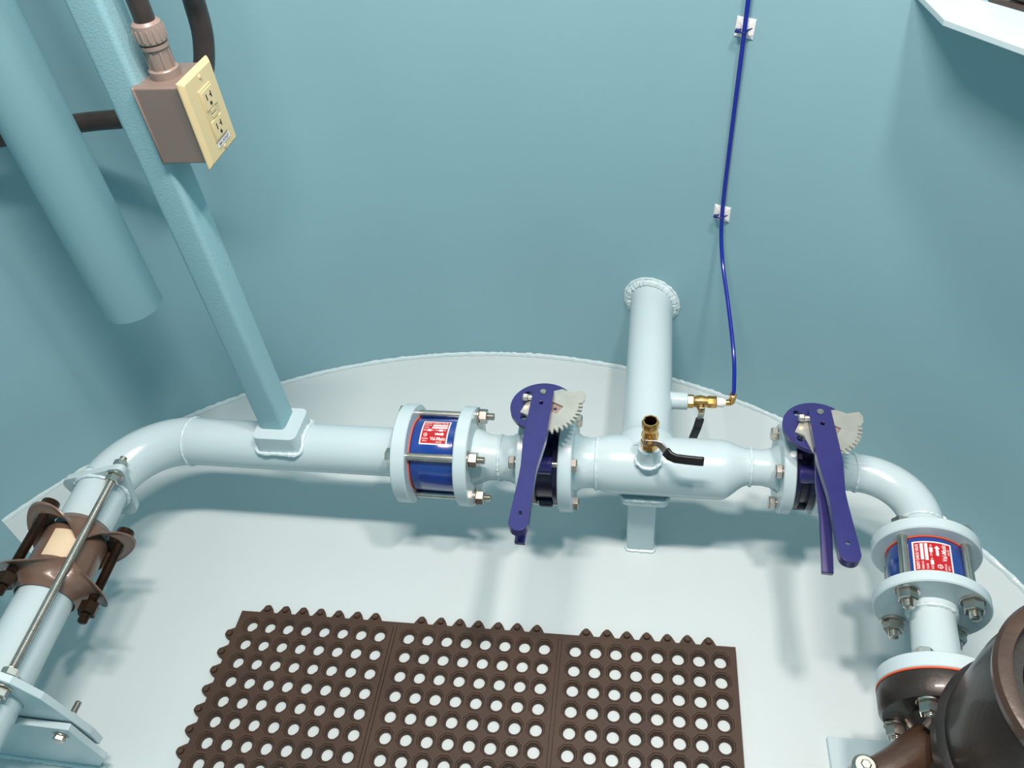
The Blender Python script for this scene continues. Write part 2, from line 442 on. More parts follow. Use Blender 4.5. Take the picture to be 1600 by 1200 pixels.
# --- tee spool
s3 = thing('tee_pipe', 'pale blue tee with a thick branch going back into the round wall', 'pipe', (0.0, YH, ZH))
flange(s3, -0.137, -0.114, RB * 0.985, 0.03)
RT = 0.0500
b = MB().lathe([(-0.114, 0.052), (-0.102, 0.0445), (-0.088, 0.0425), (-0.076, 0.0440), (-0.060, 0.0485), (-0.045, RT), (0.125, RT)], 72, caps=False)
# eccentric reducer: flat top, belly rising
n = 72; rings = []
for k in range(13):
    t = k / 12; sft = t * t * (3 - 2 * t); r = RT + (0.0300 - RT) * sft; x = 0.125 + 0.046 * t
    rings.append((x, r, (RT - r) * 0.55))
rings.append((0.190, 0.0295, (RT - 0.03) * 0.55)); rings.append((0.203, 0.032, (RT - 0.03) * 0.55)); rings.append((0.2155, 0.040, (RT - 0.03) * 0.55))
ZO = (RT - 0.03) * 0.55
vs = []; fs = []
for (x, r, dz) in rings:
    for i in range(n):
        a = 2 * PI * i / n; vs.append((x, r * math.sin(a), dz + r * math.cos(a)))
for j in range(len(rings) - 1):
    for i in range(n):
        i2 = (i + 1) % n; fs.append((j * n + i, j * n + i2, (j + 1) * n + i2, (j + 1) * n + i))
b.add(vs, fs)
b.build('run_pipe', 'paint', s3)
flange(s3, 0.215, 0.234, RS, 0.02, mx=T(0, 0, ZO))
girth(-0.077, 0.0440, 0.0028).build('weld_bead', 'weld', s3)
girth(0.172, 0.0300, 0.0026, mx=T(0, 0, ZO)).build('weld_bead', 'weld', s3)
# branch with a smooth flare where it leaves the run
BX = 0.004
prof = [(0.0, 0.055), (0.036, 0.055), (0.046, 0.0500), (0.058, 0.0455), (0.074, 0.0432), (0.10, 0.0428), (0.47, 0.0428)]
MB().lathe(prof, 72, mx=frame((BX, 0, 0), (0, 1, 0))).build('branch_pipe', 'paint', s3)
# weld collar where the branch meets the wall
pts = []; rr = []
for i in range(150):
    a = 2 * PI * i / 150; x = BX + 0.046 * math.cos(a); z = 0.046 * math.sin(a)
    yw = TC[1] + math.sqrt(TR ** 2 - (x - TC[0]) ** 2) - YH
    pts.append((x, yw - 0.004, z))
bead(pts, 0.0080, 0.10).build('weld_bead', 'weld', s3)
pts = []
for i in range(60):
    a = 2 * PI * i / 60 + 0.1; x = BX + 0.055 * math.cos(a); z = 0.055 * math.sin(a)
    yw = TC[1] + math.sqrt(TR ** 2 - (x - TC[0]) ** 2) - YH
    pts.append((x, yw - 0.0015, z))
bead(pts, 0.0030, 0.4).build('weld_bead', 'weld', s3)
# side stub on the branch and vertical stub on the run
MB().lathe([(0.036, 0.0185), (0.046, 0.0165), (0.050, 0.0158), (0.0735, 0.0158), (0.0745, 0.0145)], 40, mx=T(0, 1.041 - YH, 0)).build('side_stub', 'paint', s3)
MB().lathe([(0.030, 0.0215), (0.048, 0.0195), (0.052, 0.0185), (0.074, 0.0180), (0.0755, 0.0165)], 40, mx=T(0.008, -0.022, 0) @ R(-PI / 2, 'Y')).build('top_stub', 'paint', s3)
girth(0.0, 0.0205, 0.003, 40, mx=T(0.008, -0.024, 0.0455) @ R(-PI / 2, 'Y')).build('weld_bead', 'weld', s3)
b = MB(); b.prism(rrect(-0.037, -0.043, 0.045, 0.041, 0.012), -0.056, -0.0425)
b.build('saddle_pad', 'paint', s3, bevel=0.003)
pts = []
o_ = rrect(-0.037, -0.041, 0.045, 0.041, 0.012, 4)
for i in range(len(o_)):
    a = Vector((*o_[i], -0.0425)); c = Vector((*o_[(i + 1) % len(o_)], -0.0425)); k = max(1, int((c - a).length / 0.005))
    pts += [a.lerp(c, j / k) for j in range(k)]
bead(pts, 0.003).build('weld_bead', 'weld', s3)

# --- support post under the tee
t = thing('support_post', 'short pale blue square post on the floor carrying the tee', 'post', (0.0, 0.881, 0.0))
b = MB(); b.prism(rrect(-0.025, -0.025, 0.025, 0.025, 0.006), 0.0, 0.154); b.build('tube', 'paint', t)
o_ = rrect(-0.026, -0.026, 0.026, 0.026, 0.006, 3); pts = []
for i in range(len(o_)):
    a = Vector((*o_[i], 0.002)); c = Vector((*o_[(i + 1) % len(o_)], 0.002)); k = max(1, int((c - a).length / 0.004))
    pts += [a.lerp(c, j / k) for j in range(k)]
bead(pts, 0.003).build('weld_bead', 'weld', t)

# --- lever butterfly valves
def arc(cx, cy, r, a0, a1, n): return [(cx + r * math.cos(math.radians(a0 + (a1 - a0) * i / n)), cy + r * math.sin(math.radians(a0 + (a1 - a0) * i / n))) for i in range(n + 1)]
def lever_valve(mx, wbody, rbody, bc, fth, label, yaw, af, br, heads, hoff, hs, dx, hyaw, rd, latch, rot0=PI / 4):
    # hs: height of the mounting disc above the pipe axis, dx: its shift along the pipe, hyaw: lever angle
    t = thing('butterfly_valve', label, 'butterfly valve', mx)
    h = wbody / 2
    # wafer body with ribs and lugs
    b = MB().ring(-h + 0.001, -h + 0.010, rbody + 0.006, 0.030, 64, 0.001); b.ring(h - 0.010, h - 0.001, rbody + 0.006, 0.030, 64, 0.001)
    b.ring(-h + 0.009, h - 0.009, rbody - 0.004, 0.030, 64, 0.001)
    b.build('body', 'navy', t)
    b = MB(); b.cyl(-0.016 if wbody > 0.04 else -0.013, 0.016 if wbody > 0.04 else 0.013, 0.0155, 24, 0.002, mx=T(0, -bc * 0.72, bc * 0.68) @ R(PI / 2, 'Z') @ R(PI / 2, 'Z'))
    b.build('lug', 'violet', t)
    for s_ in (-1, 1):
        b = MB(); b.cyl(-0.012, 0.012, 0.010, 20, 0.002, mx=T(0, s_ * bc * 0.70, -bc * 0.70)); b.build('lug', 'navy', t)
    # neck
    b = MB().lathe([(rbody * 0.75, 0.022), (rbody + 0.004, 0.019), (hs - 0.0205, 0.017), (hs - 0.0065, 0.021), (hs, 0.030)], 36, mx=T(dx * 0.6, -0.004, 0) @ R(-PI / 2, 'Y'))
    b.build('neck', 'navy', t)
    # top disc with round holes
    hols = [circ(0.037 * math.cos(math.radians(a)), 0.037 * math.sin(math.radians(a)), 0.0058, 14) for a in (45, 135, 225, 315)]
    b = MB(); b.prism(circ(0, 0, rd, 72), 0.1255, 0.1335, hols)
    b.build('mounting_disc', 'violet', t, mx=T(dx, -0.007, hs - 0.1255), bevel=0.0012)
    tm = T(dx, -0.007, hs - 0.1255) @ R(yaw, 'Z')
    # toothed throttle plate
    pl = []
    pl += [(0.012, 0.028), (0.028, 0.0345), (0.044, 0.028), (0.062, 0.034), (0.0665, 0.026), (0.0665, 0.012)]
    n = 11
    for i in range(n):
        a = 8 - i * 7.6
        r0, r1 = 0.0640, 0.0575
        pl += [(r0 * math.cos(math.radians(a)), r0 * math.sin(math.radians(a))), (r0 * math.cos(math.radians(a - 2.6)), r0 * math.sin(math.radians(a - 2.6))),
               (r1 * math.cos(math.radians(a - 3.6)), r1 * math.sin(math.radians(a - 3.6))), (r1 * math.cos(math.radians(a - 6.4)), r1 * math.sin(math.radians(a - 6.4)))]
    pl += [(0.010, -0.0600), (-0.006, -0.0585), (-0.014, -0.044), (-0.020, -0.026), (-0.033, -0.020), (-0.026, 0.000), (-0.010, 0.012)]
    sq = [(0.021 + 0.0135 * math.cos(a), -0.008 + 0.0135 * math.sin(a)) for a in [0.3 + PI / 2 * k for k in range(4)]]
    b = MB(); b.prism(pl, 0.1345, 0.1385, [sq])
    b.build('toothed_plate', 'zinc', t, mx=tm, smooth=0)
    b = MB(); b.prism([(0.021 + 0.0125 * math.cos(a), -0.008 + 0.0125 * math.sin(a)) for a in [0.3 + PI / 2 * k for k in range(4)]], 0.128, 0.1365, [circ(0.021, -0.008, 0.003, 12)])
    b.build('stem', 'gland', t, mx=tm, bevel=0.0008)
    # handle: tapered flat lever with edge flange
    hh = 0.152; sag = 0.0
    L = 0.279
    out = arc(0.0095, -0.0070, 0.0070, 0, 90, 4) + arc(-0.0095, -0.0070, 0.0070, 90, 180, 4)
    left = [(-0.0175, -0.105), (-0.0168, -0.116), (-0.0125, -0.165), (-0.0122, -0.185), (-0.0135, -L + 0.030), (-0.0138, -L + 0.015)]
    endp = arc(0.0, -L + 0.0140, 0.0138, 180, 360, 12)
    right = [(0.0138, -L + 0.015), (0.0135, -L + 0.030), (0.0112, -0.185), (0.0112, -0.165), (0.0170, -0.112), (0.0175, -0.100)]
    o2 = out + left + endp[1:-1] + right
    hh = 0.152
    lm = T(dx + hoff, 0.018, hs - 0.1255) @ R(hyaw, 'Z')
    hm = lm
    b = MB(); b.prism(o2, hh - 0.004, hh, [circ(0.0, -0.036, 0.0033, 14), circ(0.0, -L + 0.030, 0.0033, 14)])
    hd = b.build('handle', 'violet', t, mx=hm, bevel=0.0010)
    # skirt under the handle edge
    inner = [(p[0] * 0.80, max(-L + 0.004, min(-0.003, p[1]))) for p in o2]
    b = MB(); b.prism(o2, hh - 0.013, hh - 0.0035, [inner]); b.build('handle_rim', 'violet', hd)
    # pivot screw, locking bolt
    b = MB().cyl(hh - 0.001, hh + 0.0025, 0.0052, 20, 0.0008, mx=R(-PI / 2, 'Y')).cyl(hh + 0.002, hh + 0.0035, 0.0028, 16, 0, mx=R(-PI / 2, 'Y'))
    b.build('pivot_screw', 'steel', hd, mx=T(0, -0.0125, 0))
    b = MB().hexn(-0.033, -0.024, 0.0105, rot=0.3).cyl(-0.025, -0.017, 0.0036, 16)
    b.build('locking_bolt', 'zinc', hd, mx=T(0.001, -0.020, hh - 0.006))
    # squeeze latch under the handle
    b = MB(); b.prism([(-0.012, 0.010), (-0.012, -0.04), (-0.0080, -0.09), (-0.0075, -0.170), (0.0075, -0.170), (0.0080, -0.09), (0.007, -0.04), (0.006, 0.010)], -0.005, 0.004)
    b.build('squeeze_latch', 'violet', t, mx=lm @ T(-0.003, -0.092, hh - 0.024) @ R(math.radians(latch), 'Z') @ R(math.radians(13), 'X'), bevel=0.001)
    b = MB(); b.box((-0.006, -0.088, hh - 0.016), (0.012, 0.008, 0.022)); b.cyl(-0.016, 0.010, 0.003, 12, mx=T(0, -0.092, hh - 0.014))
    b.build('latch_bracket', 'zinc', t, mx=lm, bevel=0.0008)
    for k, (y, z) in enumerate(bolt_circle(4, bc, rot0)):
        bolt_part('bolt', T(0, y, z), -h - fth, h + fth, br, af, t, 'hex', 'hex' if heads else 'nut', tail=0.004, rot=0.4 + k)
    return t
lever_valve(HX @ T(-0.1615, 0, 0), 0.049, 0.068, BCB, 0.021, 'blue lever valve between check valve and tee, left of the branch pipe', math.radians(0), 0.0205, 0.0062, True, 0.001, 0.1335, 0.0, math.radians(-1), 0.0515, -0.5)
lever_valve(HX @ T(0.2505, 0, ZO), 0.033, 0.058, BCS, 0.020, 'blue lever valve right of the tee, just before the small right elbow', math.radians(-4), 0.0205, 0.0062, True, 0.003, 0.1035, 0.007, math.radians(1.5), 0.0500, -4.5)

# --- right elbow spool
RD = Vector((-0.115, -0.993, 0)).normalized()
s4 = thing('elbow_pipe', 'small pale blue elbow pipe turning from the right lever valve to the right check valve', 'pipe', (0.36, YH, ZH + ZO))
i4 = Matrix.Translation((-0.36, -YH, -ZH - ZO))
ZR = ZH + ZO
flange(s4, 0.267, 0.288, RS, 0.02, mx=i4 @ T(0, YH, ZR))
MB().lathe([(0.288, 0.040), (0.302, 0.033), (0.318, 0.0300), (0.334, 0.0297)], 56, T(0, YH, ZR), caps=False).build('pipe', 'paint', s4, i4)
er = 0.085; ec2 = Vector((0.332, YH - er, ZR)); a2 = math.radians(96.6)
pth = [ec2 + Vector((er * math.sin(a), er * math.cos(a), 0)) for a in [a2 * i / 28 for i in range(29)]]
MB().tube(pth, 0.0305, 56).build('elbow', 'paint', s4, i4)
RE = pth[-1]
def rleg(d): return RE + RD * d
FR = frame(RE, -RD)            # local x points from pump to header
def dy(y): return (y - RE.y) / 0.993         # local x for a world y on the right leg
MB().lathe([(dy(0.749), 0.038), (dy(0.757), 0.0325), (dy(0.775), 0.030), (0.002, 0.0302)], 56, FR, caps=False).build('leg_stub', 'paint', s4, i4)
flange(s4, dy(0.730), dy(0.749), RS, 0.02, mx=i4 @ FR)
girth(0.334, 0.0300, 0.0026, 60, mx=T(0, YH, ZR)).build('weld_bead', 'weld', s4, i4)
girth(0.0, 0.0302, 0.0024, 60, mx=FR).build('weld_bead', 'weld', s4, i4)

# --- right check valve
LV = dy(0.730) - dy(0.659)
check_valve(FR @ T(dy(0.659), 0, 0), LV, 0.0535, 0.018, 0.019, BCS * 1.02, 0.0072, 0.0235, -1,
            'blue check valve on the right leg below the small elbow, red name plate read sideways', (math.radians(-34), math.radians(20), 0.050), tail=0.010)

# --- lower right spool
s5 = thing('flanged_spool', 'short pale blue flanged pipe between right check valve and black pump', 'pipe spool', FR @ T(dy(0.60), 0, 0))
o5 = T(-dy(0.60), 0, 0)
flange(s5, dy(0.642), dy(0.659), RS * 1.02, 0.02, mx=o5)
flange(s5, dy(0.519), dy(0.540), RS * 1.04, 0.02, mx=o5)
MB().lathe([(dy(0.540), 0.033), (dy(0.548), 0.0295), (dy(0.630), 0.0292), (dy(0.635), 0.0335), (dy(0.642), 0.034)], 56, o5, caps=False).build('pipe', 'paint', s5)
girth(dy(0.634), 0.0305, 0.0028, 60, mx=o5).build('weld_bead', 'weld', s5)

# ------------------------------------------------------------------ pump
pm = thing('pump', 'black cast iron pump on a pale base plate, bolted under the right pipe leg', 'pump', (0.47, 0.40, 0.0))
ip = Matrix.Translation((-0.47, -0.40, 0.0))
MB().ring(dy(0.5165), dy(0.519), RS * 1.045, 0.02, 64, 0.0004, mx=FR).build('gasket', 'orange', pm, ip)
MB().lathe([(dy(0.5165), 0.02), (dy(0.5165), RS * 1.03), (dy(0.512), RS * 1.04), (dy(0.490), RS * 1.02), (dy(0.484), RS * 0.96), (dy(0.482), 0.044), (dy(0.465), 0.036), (dy(0.40), 0.038)], 64, FR).build('discharge_flange', 'cast', pm, ip)
for k, (y, z) in enumerate(bolt_circle(4, BCS * 1.02, PI / 4 - 0.25)):
    bolt_part('bolt', ip @ FR @ T(0, y, z) @ R(PI, 'Z'), -dy(0.540), -dy(0.483), 0.0070, 0.0225, pm, 'hex', 'nut', tail=0.004, rot=0.3 + k)
PCX, PCY = 0.462, 0.418
# volute, bell housing, rim
MB().lathe([(0.10, 0.06), (0.115, 0.100), (0.15, 0.118), (0.20, 0.124), (0.245, 0.116), (0.275, 0.105)], 72, ip @ T(PCX, PCY - 0.03, 0) @ R(-PI / 2, 'Y')).build('volute', 'castbrown', pm)
MB().lathe([(0.0, 0.085), (0.012, 0.085), (0.02, 0.05), (0.10, 0.05)], 48, ip @ T(PCX, PCY - 0.03, 0.010) @ R(-PI / 2, 'Y')).build('foot', 'cast', pm)
MB().lathe([(0.272, 0.10), (0.272, 0.127), (0.275, 0.130), (0.298, 0.130), (0.301, 0.127), (0.304, 0.122), (0.34, 0.121), (0.40, 0.119), (0.436, 0.113), (0.440, 0.112), (0.440, 0.085), (0.31, 0.080), (0.305, 0.02)], 96, ip @ T(PCX + 0.008, PCY, 0) @ R(-PI / 2, 'Y')).build('bell_housing', 'cast', pm)
MB().lathe([(0.4405, 0.098), (0.4405, 0.112), (0.443, 0.1155), (0.452, 0.1165), (0.458, 0.113), (0.460, 0.106), (0.459, 0.100), (0.452, 0.098)], 96, ip @ T(PCX + 0.008, PCY, 0) @ R(-PI / 2, 'Y'), closed=True).build('rim', 'castbrown', pm)
MB().lathe([(0.30, 0.055), (0.42, 0.055), (0.428, 0.048), (0.428, 0.02), (0.50, 0.018)], 48, ip @ T(PCX + 0.008, PCY, 0) @ R(-PI / 2, 'Y')).build('shaft_coupling', 'cast', pm)
# casting arm with bolt
pa = spline([(0.385, 0.465, 0.215), (0.350, 0.445, 0.225), (0.305, 0.415, 0.232), (0.262, 0.395, 0.235)], 8)
MB().tube(pa, [0.034 - 0.016 * i / (len(pa) - 1) for i in range(len(pa))], 24).build('arm', 'castbrown', pm, ip)
pa = spline([(0.385, 0.475, 0.225), (0.375, 0.44, 0.245), (0.370, 0.39, 0.235), (0.365, 0.34, 0.21)], 8)
MB().tube(pa, 0.013, 14).build('casting_rib', 'castbrown', pm, ip)
MB().lathe([(-0.004, 0.015), (0.012, 0.0145), (0.016, 0.011)], 28, ip @ T(0.268, 0.405, 0.247) @ R(-PI / 2, 'Y')).hexn(0.014, 0.02, 0.011, ip @ T(0.268, 0.405, 0.247) @ R(-PI / 2, 'Y')).build('arm_bolt', 'steel', pm)
MB().tube([(0.345, 0.458, 0.262), (0.378, 0.487, 0.288), (0.41, 0.51, 0.297)], 0.0065, 14).build('lifting_rod', 'conduit2', pm, ip)

b = MB(); b.prism([(0.287, 0.545), (0.292, 0.25), (0.655, 0.25), (0.65, 0.552)], 0.0, 0.010)
tag(b.build('base_plate', 'paint', smooth=0, bevel=0.0015), 'flat pale base plate on the floor beneath the black pump', 'plate')

# ------------------------------------------------------------------ left pump line: coupling, lower pipe, rod, plates
CS = 0.060                                     # where the coupling starts on the leg
CF = frame(leg(0.0), LD)                       # local x along leg; z up; y = z x x
t = thing('pipe_coupling', 'brown bolted sleeve coupling with curled ears and cream label on the left leg', 'coupling', CF @ T(0.165, 0, 0))
ci = T(-0.165, 0, 0)
x0, x1 = 0.097, 0.233
MB().lathe([(x0 + 0.020, 0.0475), (x0 + 0.026, 0.051), (x1 - 0.026, 0.051), (x1 - 0.020, 0.0475)], 64, ci).build('middle_ring', 'brown', t)
def phi_of(y, z): return 0
# bolt angles measured from up(+z) toward local y
PHC = math.radians(41)       # the angle facing the photographer
BA = [PHC + math.radians(62), PHC - math.radians(62), PHC + PI]
def follower(xo, sgn, nm):
    vs = []; fs = []; n = 120; prof = 12
    for side_ in (0, 1):
        for i in range(n):
            a = 2 * PI * i / n
            dmin = min(abs((a - q + PI) % (2 * PI) - PI) for q in BA)
            lob = max(0.0, math.cos(min(dmin * 1.5, PI / 2) )) ** 1.3
            for k in range(prof + 1):
                u = k / prof
                ax = 0.0 + (0.016 * min(1, u * 2)) + max(0, u - 0.35) / 0.65 * (0.030 * (1 - lob) + 0.004)
                r = 0.0455 + 0.0075 * min(1, u * 3) + max(0, u - 0.3) / 0.7 * (0.004 + 0.036 * lob)
                curl = max(0, u - 0.75) / 0.25 * lob
                ax += -0.010 * math.sin(curl * PI / 2) * 1.0
                th = 0.0034
                if side_: r -= th * (1 if lob < 0.5 else 0.35); ax += th * (0.3 + 0.9 * lob)
                vs.append((xo + sgn * ax, r * math.sin(a), r * math.cos(a)))
    P1 = prof + 1; off = n * P1
    for i in range(n):
        j = (i + 1) % n
        for k in range(prof):
            fs.append((i * P1 + k, j * P1 + k, j * P1 + k + 1, i * P1 + k + 1))
            fs.append((off + i * P1 + k, off + i * P1 + k + 1, off + j * P1 + k + 1, off + j * P1 + k))
        fs.append((i * P1 + prof, j * P1 + prof, off + j * P1 + prof, off + i * P1 + prof))
        fs.append((i * P1, off + i * P1, off + j * P1, j * P1))
    MB().add(vs, fs, ci).build(nm, 'brown', t, smooth=50)
follower(x0, 1, 'follower'); follower(x1, -1, 'follower')
for a in BA:
    y, z = 0.0705 * math.sin(a), 0.0705 * math.cos(a)
    o = MB().thread(x0 - 0.004, x1 + 0.030, 0.0078, 0.0026).lathe([(x0 - 0.008, 0.008), (x0 - 0.005, 0.014), (x0 + 0.004, 0.015)], 24).build('bolt', 'bronze', t, ci @ T(0, y, z))
    MB().hexn(x1 - 0.004, x1 + 0.016, 0.026, rot=0.4).build('nut', 'bronze', o)
# cream label bent on the middle ring
vs = []; fs = []; n = 16
for i in range(n + 1):
    a = PHC + math.radians(-46 + 46 * i / n)
    for (xx, rr) in ((x0 + 0.036, 0.0512), (x0 + 0.036, 0.0516), (x1 - 0.050, 0.0516), (x1 - 0.050, 0.0512)):
        vs.append((xx, rr * math.sin(a), rr * math.cos(a)))
for i in range(n):
    for k in range(3): fs.append((i * 4 + k, i * 4 + k + 1, i * 4 + k + 5, i * 4 + k + 4))
MB().add(vs, fs, ci).build('paper_label', 'cream', t, smooth=60, label='cream paper label with faint print')

# restraint plate positions
def lp(name, label, cat): return thing(name, label, cat, (-0.9, 0.40, 0.0))
lo = thing('discharge_pipe', 'pale blue pipe leaving the brown coupling toward the bottom left corner', 'pipe', CF @ T(0.2, 0, 0))
MB().cyl(0.205, 0.62, 0.0425, 56, mx=T(-0.2, 0, 0)).build('pipe', 'paint', lo)

# plates square to the leg: local frame at plate plane y ~ .39
PYL = 0.392
b = MB(); b.prism([(-0.848, 0.266), (-0.862, 0.276), (-0.88, 0.280), (-1.06, 0.290), (-1.06, 0.07), (-0.806, 0.07), (-0.803, 0.110), (-0.824, 0.222)], -0.0055, 0.0055, [circ(-0.9115, 0.21, 0.046, 40)], mx=T(0, PYL, 0) @ R(PI / 2, 'X'))
o = b.build('restraint_plate', 'paint', smooth=0, bevel=0.0012); tag(o, 'upright pale blue plate around the left pipe where the steel rod ends', 'plate')
b = MB(); b.prism([(-0.835, 0.0), (-0.803, 0.045), (-0.806, 0.062), (-0.812, 0.150), (-1.06, 0.150), (-1.06, 0.0)], -0.005, 0.005, mx=T(0, PYL - 0.0125, 0) @ R(PI / 2, 'X'))
MBq = b
o = b.build('anchor_plate', 'paint', smooth=0, bevel=0.0012); tag(o, 'lower pale blue plate welded to the floor in front of the restraint plate', 'plate')
o = bead([( -0.825 - 0.0035 * k, PYL - 0.019, 0.003) for k in range(60)], 0.004, closed=False).build('weld_bead', 'weld', o)
bt = thing('anchor_bolt', 'small steel bolt through the two stacked plates in the lower left corner', 'bolt', frame((-0.836, PYL, 0.125), (0, 1, 0)))
MB().thread(-0.022, 0.034, 0.0052, 0.002).build('threaded_shank', 'steel', bt)
MB().hexn(0.0060, 0.0150, 0.0165).build('nut', 'steel', bt)
MB().cyl(-0.0195, -0.0180, 0.0115, 24).hexn(-0.0270, -0.0195, 0.0165).build('bolt_head', 'steel', bt)

# restraint rod from ear plate to restraint plate
ra = EM @ Vector((0.046, 0.048, 0)); rb = Vector((-0.868, PYL, 0.250))
rf = frame(ra, rb - ra); Lr = (rb - ra).length
t = thing('threaded_rod', 'long stainless threaded rod over the brown coupling from ear plate to restraint plate', 'threaded rod', rf)
MB().thread(-0.030, Lr + 0.035, 0.0064, 0.0024).build('rod', 'rod', t)
for (xa, w_) in ((-0.021, 0.012), (0.011, 0.013), (Lr - 0.021, 0.012), (Lr + 0.0085, 0.012)):
    MB().hexn(xa, xa + w_, 0.0205, rot=0.3).build('nut', 'steel', t)
MB().cyl(0.0068, 0.011, 0.0150, 28, 0.0008).build('washer', 'steel', t)
MB().cyl(Lr + 0.0062, Lr + 0.0085, 0.0150, 28, 0.0006).build('washer', 'steel', t)

# left upright post at the picture edge
b = MB(); b.prism(rrect(-0.05, -0.05, 0.05, 0.05, 0.010), 0.0, ZC - 0.002)
POSTL = b.build('ladder_post', 'tube', mx=T(-1.172, 0.655, 0)); tag(POSTL, 'pale blue upright post at the left picture edge near the floor weld', 'post')

# ------------------------------------------------------------------ square post, outlet box, conduits
pb, pt = Vector((-0.6435, 0.893, 0.268)), Vector((-0.655, 0.893, 1.0))
d = (pt - pb).normalized(); ztop = (ZC - 0.268) / d.z
b = MB(); b.prism(rrect(-0.0235, -0.0245, 0.0235, 0.0245, 0.008), 0.0, ztop - 0.003)
fr = frame(pb, (1, 0, 0), d); fr = Matrix(((1, 0, d.x, pb.x), (0, 1, d.y, pb.y), (0, 0, d.z, pb.z), (0, 0, 0, 1)))
o = b.build('square_post', 'tube', mx=fr); tag(o, 'tall pale blue textured square post standing in the socket on the header pipe', 'post')

ob = thing('outlet_box', 'grey brown electrical box with ivory cover, fixed to the square post', 'outlet box', (-0.597, 0.901, 0.837))
b = MB(); b.box((0, 0, 0), (0.064, 0.076, 0.100)); b.box((-0.030, 0, 0.0), (0.004, 0.079, 0.103)); b.box((0.030, 0, 0), (0.004, 0.078, 0.102))
b.build('box', 'box', ob, bevel=0.0025)
b = MB()   # bevelled cover plate facing +x
ys, zs = 0.0425, 0.0565
lay = [(0.031, ys, zs), (0.034, ys, zs), (0.0385, ys - 0.0055, zs - 0.0055)]
vs = [(x, sy * y, sz * z) for (x, y, z) in lay for (sy, sz) in ((-1, -1), (1, -1), (1, 1), (-1, 1))]
fs = [(0, 3, 2, 1), (8, 9, 10, 11)] + [(k * 4 + i, k * 4 + (i + 1) % 4, k * 4 + 4 + (i + 1) % 4, k * 4 + 4 + i) for k in range(2) for i in range(4)]
b.add(vs, fs); cv = b.build('cover_plate', 'ivory', ob, smooth=0, bevel=0.0012)
b = MB(); b.box((0.0385, 0.002, 0.0), (0.004, 0.034, 0.067)); rc = b.build('receptacle', 'ivory2', ob, bevel=0.0008)
b = MB()
for zc in (0.019, -0.019):
    b.box((0.0408, 0.002, zc), (0.0016, 0.030, 0.024))
b.build('socket_face', 'ivory', rc, bevel=0.0006)
b = MB(); b.box((0.0412, 0.002, 0.0035), (0.0014, 0.013, 0.0045)); b.box((0.0412, 0.002, -0.0035), (0.0014, 0.013, 0.0045)); b.build('test_button', 'ivory2', rc, bevel=0.0004)
for zc in (0.019, -0.019):
    b = MB(); b.box((0.0417, -0.004, zc + 0.003), (0.0006, 0.0018, 0.0075)); b.build('slot', 'black', rc, smooth=0)
    b = MB(); b.prism([(0.0071, -0.00075 + 0.0), (0.0071, -0.0037), (0.0089, -0.0037), (0.0089, 0.0037), (0.0071, 0.0037), (0.0071, 0.00075), (0.0043, 0.00075), (0.0043, -0.00075)], 0.0414, 0.0420, mx=Matrix(((0, 0, 1, 0), (1, 0, 0, 0), (0, 1, 0, zc + 0.003), (0, 0, 0, 1)))); b.build('slot', 'black', rc, smooth=0)
    MB().cyl(0.0414, 0.0420, 0.0024, 14, mx=T(0, 0.002, zc - 0.0065)).build('slot', 'black', rc, smooth=0)
for z in (0.046, -0.046): MB().lathe([(0.038, 0.0034), (0.0395, 0.0030), (0.0402, 0.0012)], 16, mx=T(0, 0.002, z)).build('cover_screw', 'ivory', cv)
b = MB(); b.box((0.0392, 0.004, -0.0385), (0.0008, 0.034, 0.0065)); sl = b.build('sticker', 'silver', cv, smooth=0, label='white sticker with small dark print')
vs, fs = text_mesh('20A OUTLET', 0.0036, 0.030, 0.03)
MB().add([(0.0398, 0.004 - 0.015 + x, -0.0403 + y) for x, y in vs], fs).build('print', 'tie', sl, smooth=0)

# gland fitting on top of the box
ft = thing('conduit_fitting', 'grey plastic threaded conduit fitting on top of the outlet box', 'conduit fitting', frame((-0.600, 0.900, 0.8875), (0, 0.0, 1)  if False else (0.02, -0.03, 1), (0, 1, 0)))
MB().lathe([(0, 0.0185), (0.0095, 0.0185), (0.011, 0.0172)], 40).build('base_collar', 'gland', ft)
b = MB().lathe([(0.010, 0.0145), (0.034, 0.0152), (0.036, 0.0172), (0.0405, 0.0172)], 40)
for k in range(8): b.box((0.022, 0.0150, 0), (0.022, 0.002, 0.0035), mx=R(k * PI / 4, 'X'))
b.build('gland_body', 'gland', ft)
b = MB().lathe([(0.042, 0.0165), (0.0435, 0.0178), (0.058, 0.0182), (0.064, 0.0172), (0.067, 0.0142)], 40)
for k in range(16): b.lathe([(0.046, 0.0012), (0.0585, 0.0014), (0.060, 0.0008)], 8, mx=R(k * PI / 8, 'X') @ T(0, 0.0180, 0))
b.build('gland_nut', 'gland', ft)
MB().tube(spline([(-0.5992, 0.8985, 0.945), (-0.597, 0.896, 0.99), (-0.598, 0.894, 1.2), (-0.60, 0.89, 1.6), (-0.60, 0.89, ZC - 0.002)], 8), 0.0122, 24).build('flexible_conduit', 'conduit')
tag(bpy.data.objects['flexible_conduit'], 'brown grey conduit rising out of the fitting on the outlet box', 'conduit')
o = MB().tube(spline([(-0.60, 1.00, ZC - 0.002), (-0.60, 1.01, 1.6), (-0.602, 1.02, 1.2), (-0.612, 1.045, 0.98), (-0.632, 1.075, 0.92), (-0.645, 1.086, 0.86), (-0.672, 1.088, 0.80), (-0.722, 1.090, 0.755), (-0.80, 1.105, 0.737), (-0.925, 1.095, 0.732), (-1.05, 1.02, 0.74), (-1.15, 0.90, 0.76), (-1.23, 0.75, 0.80)], 10), 0.0150, 24).build('conduit', 'conduit2')
tag(o, 'dark conduit dropping behind the outlet box and curving left behind the vent pipe', 'conduit')

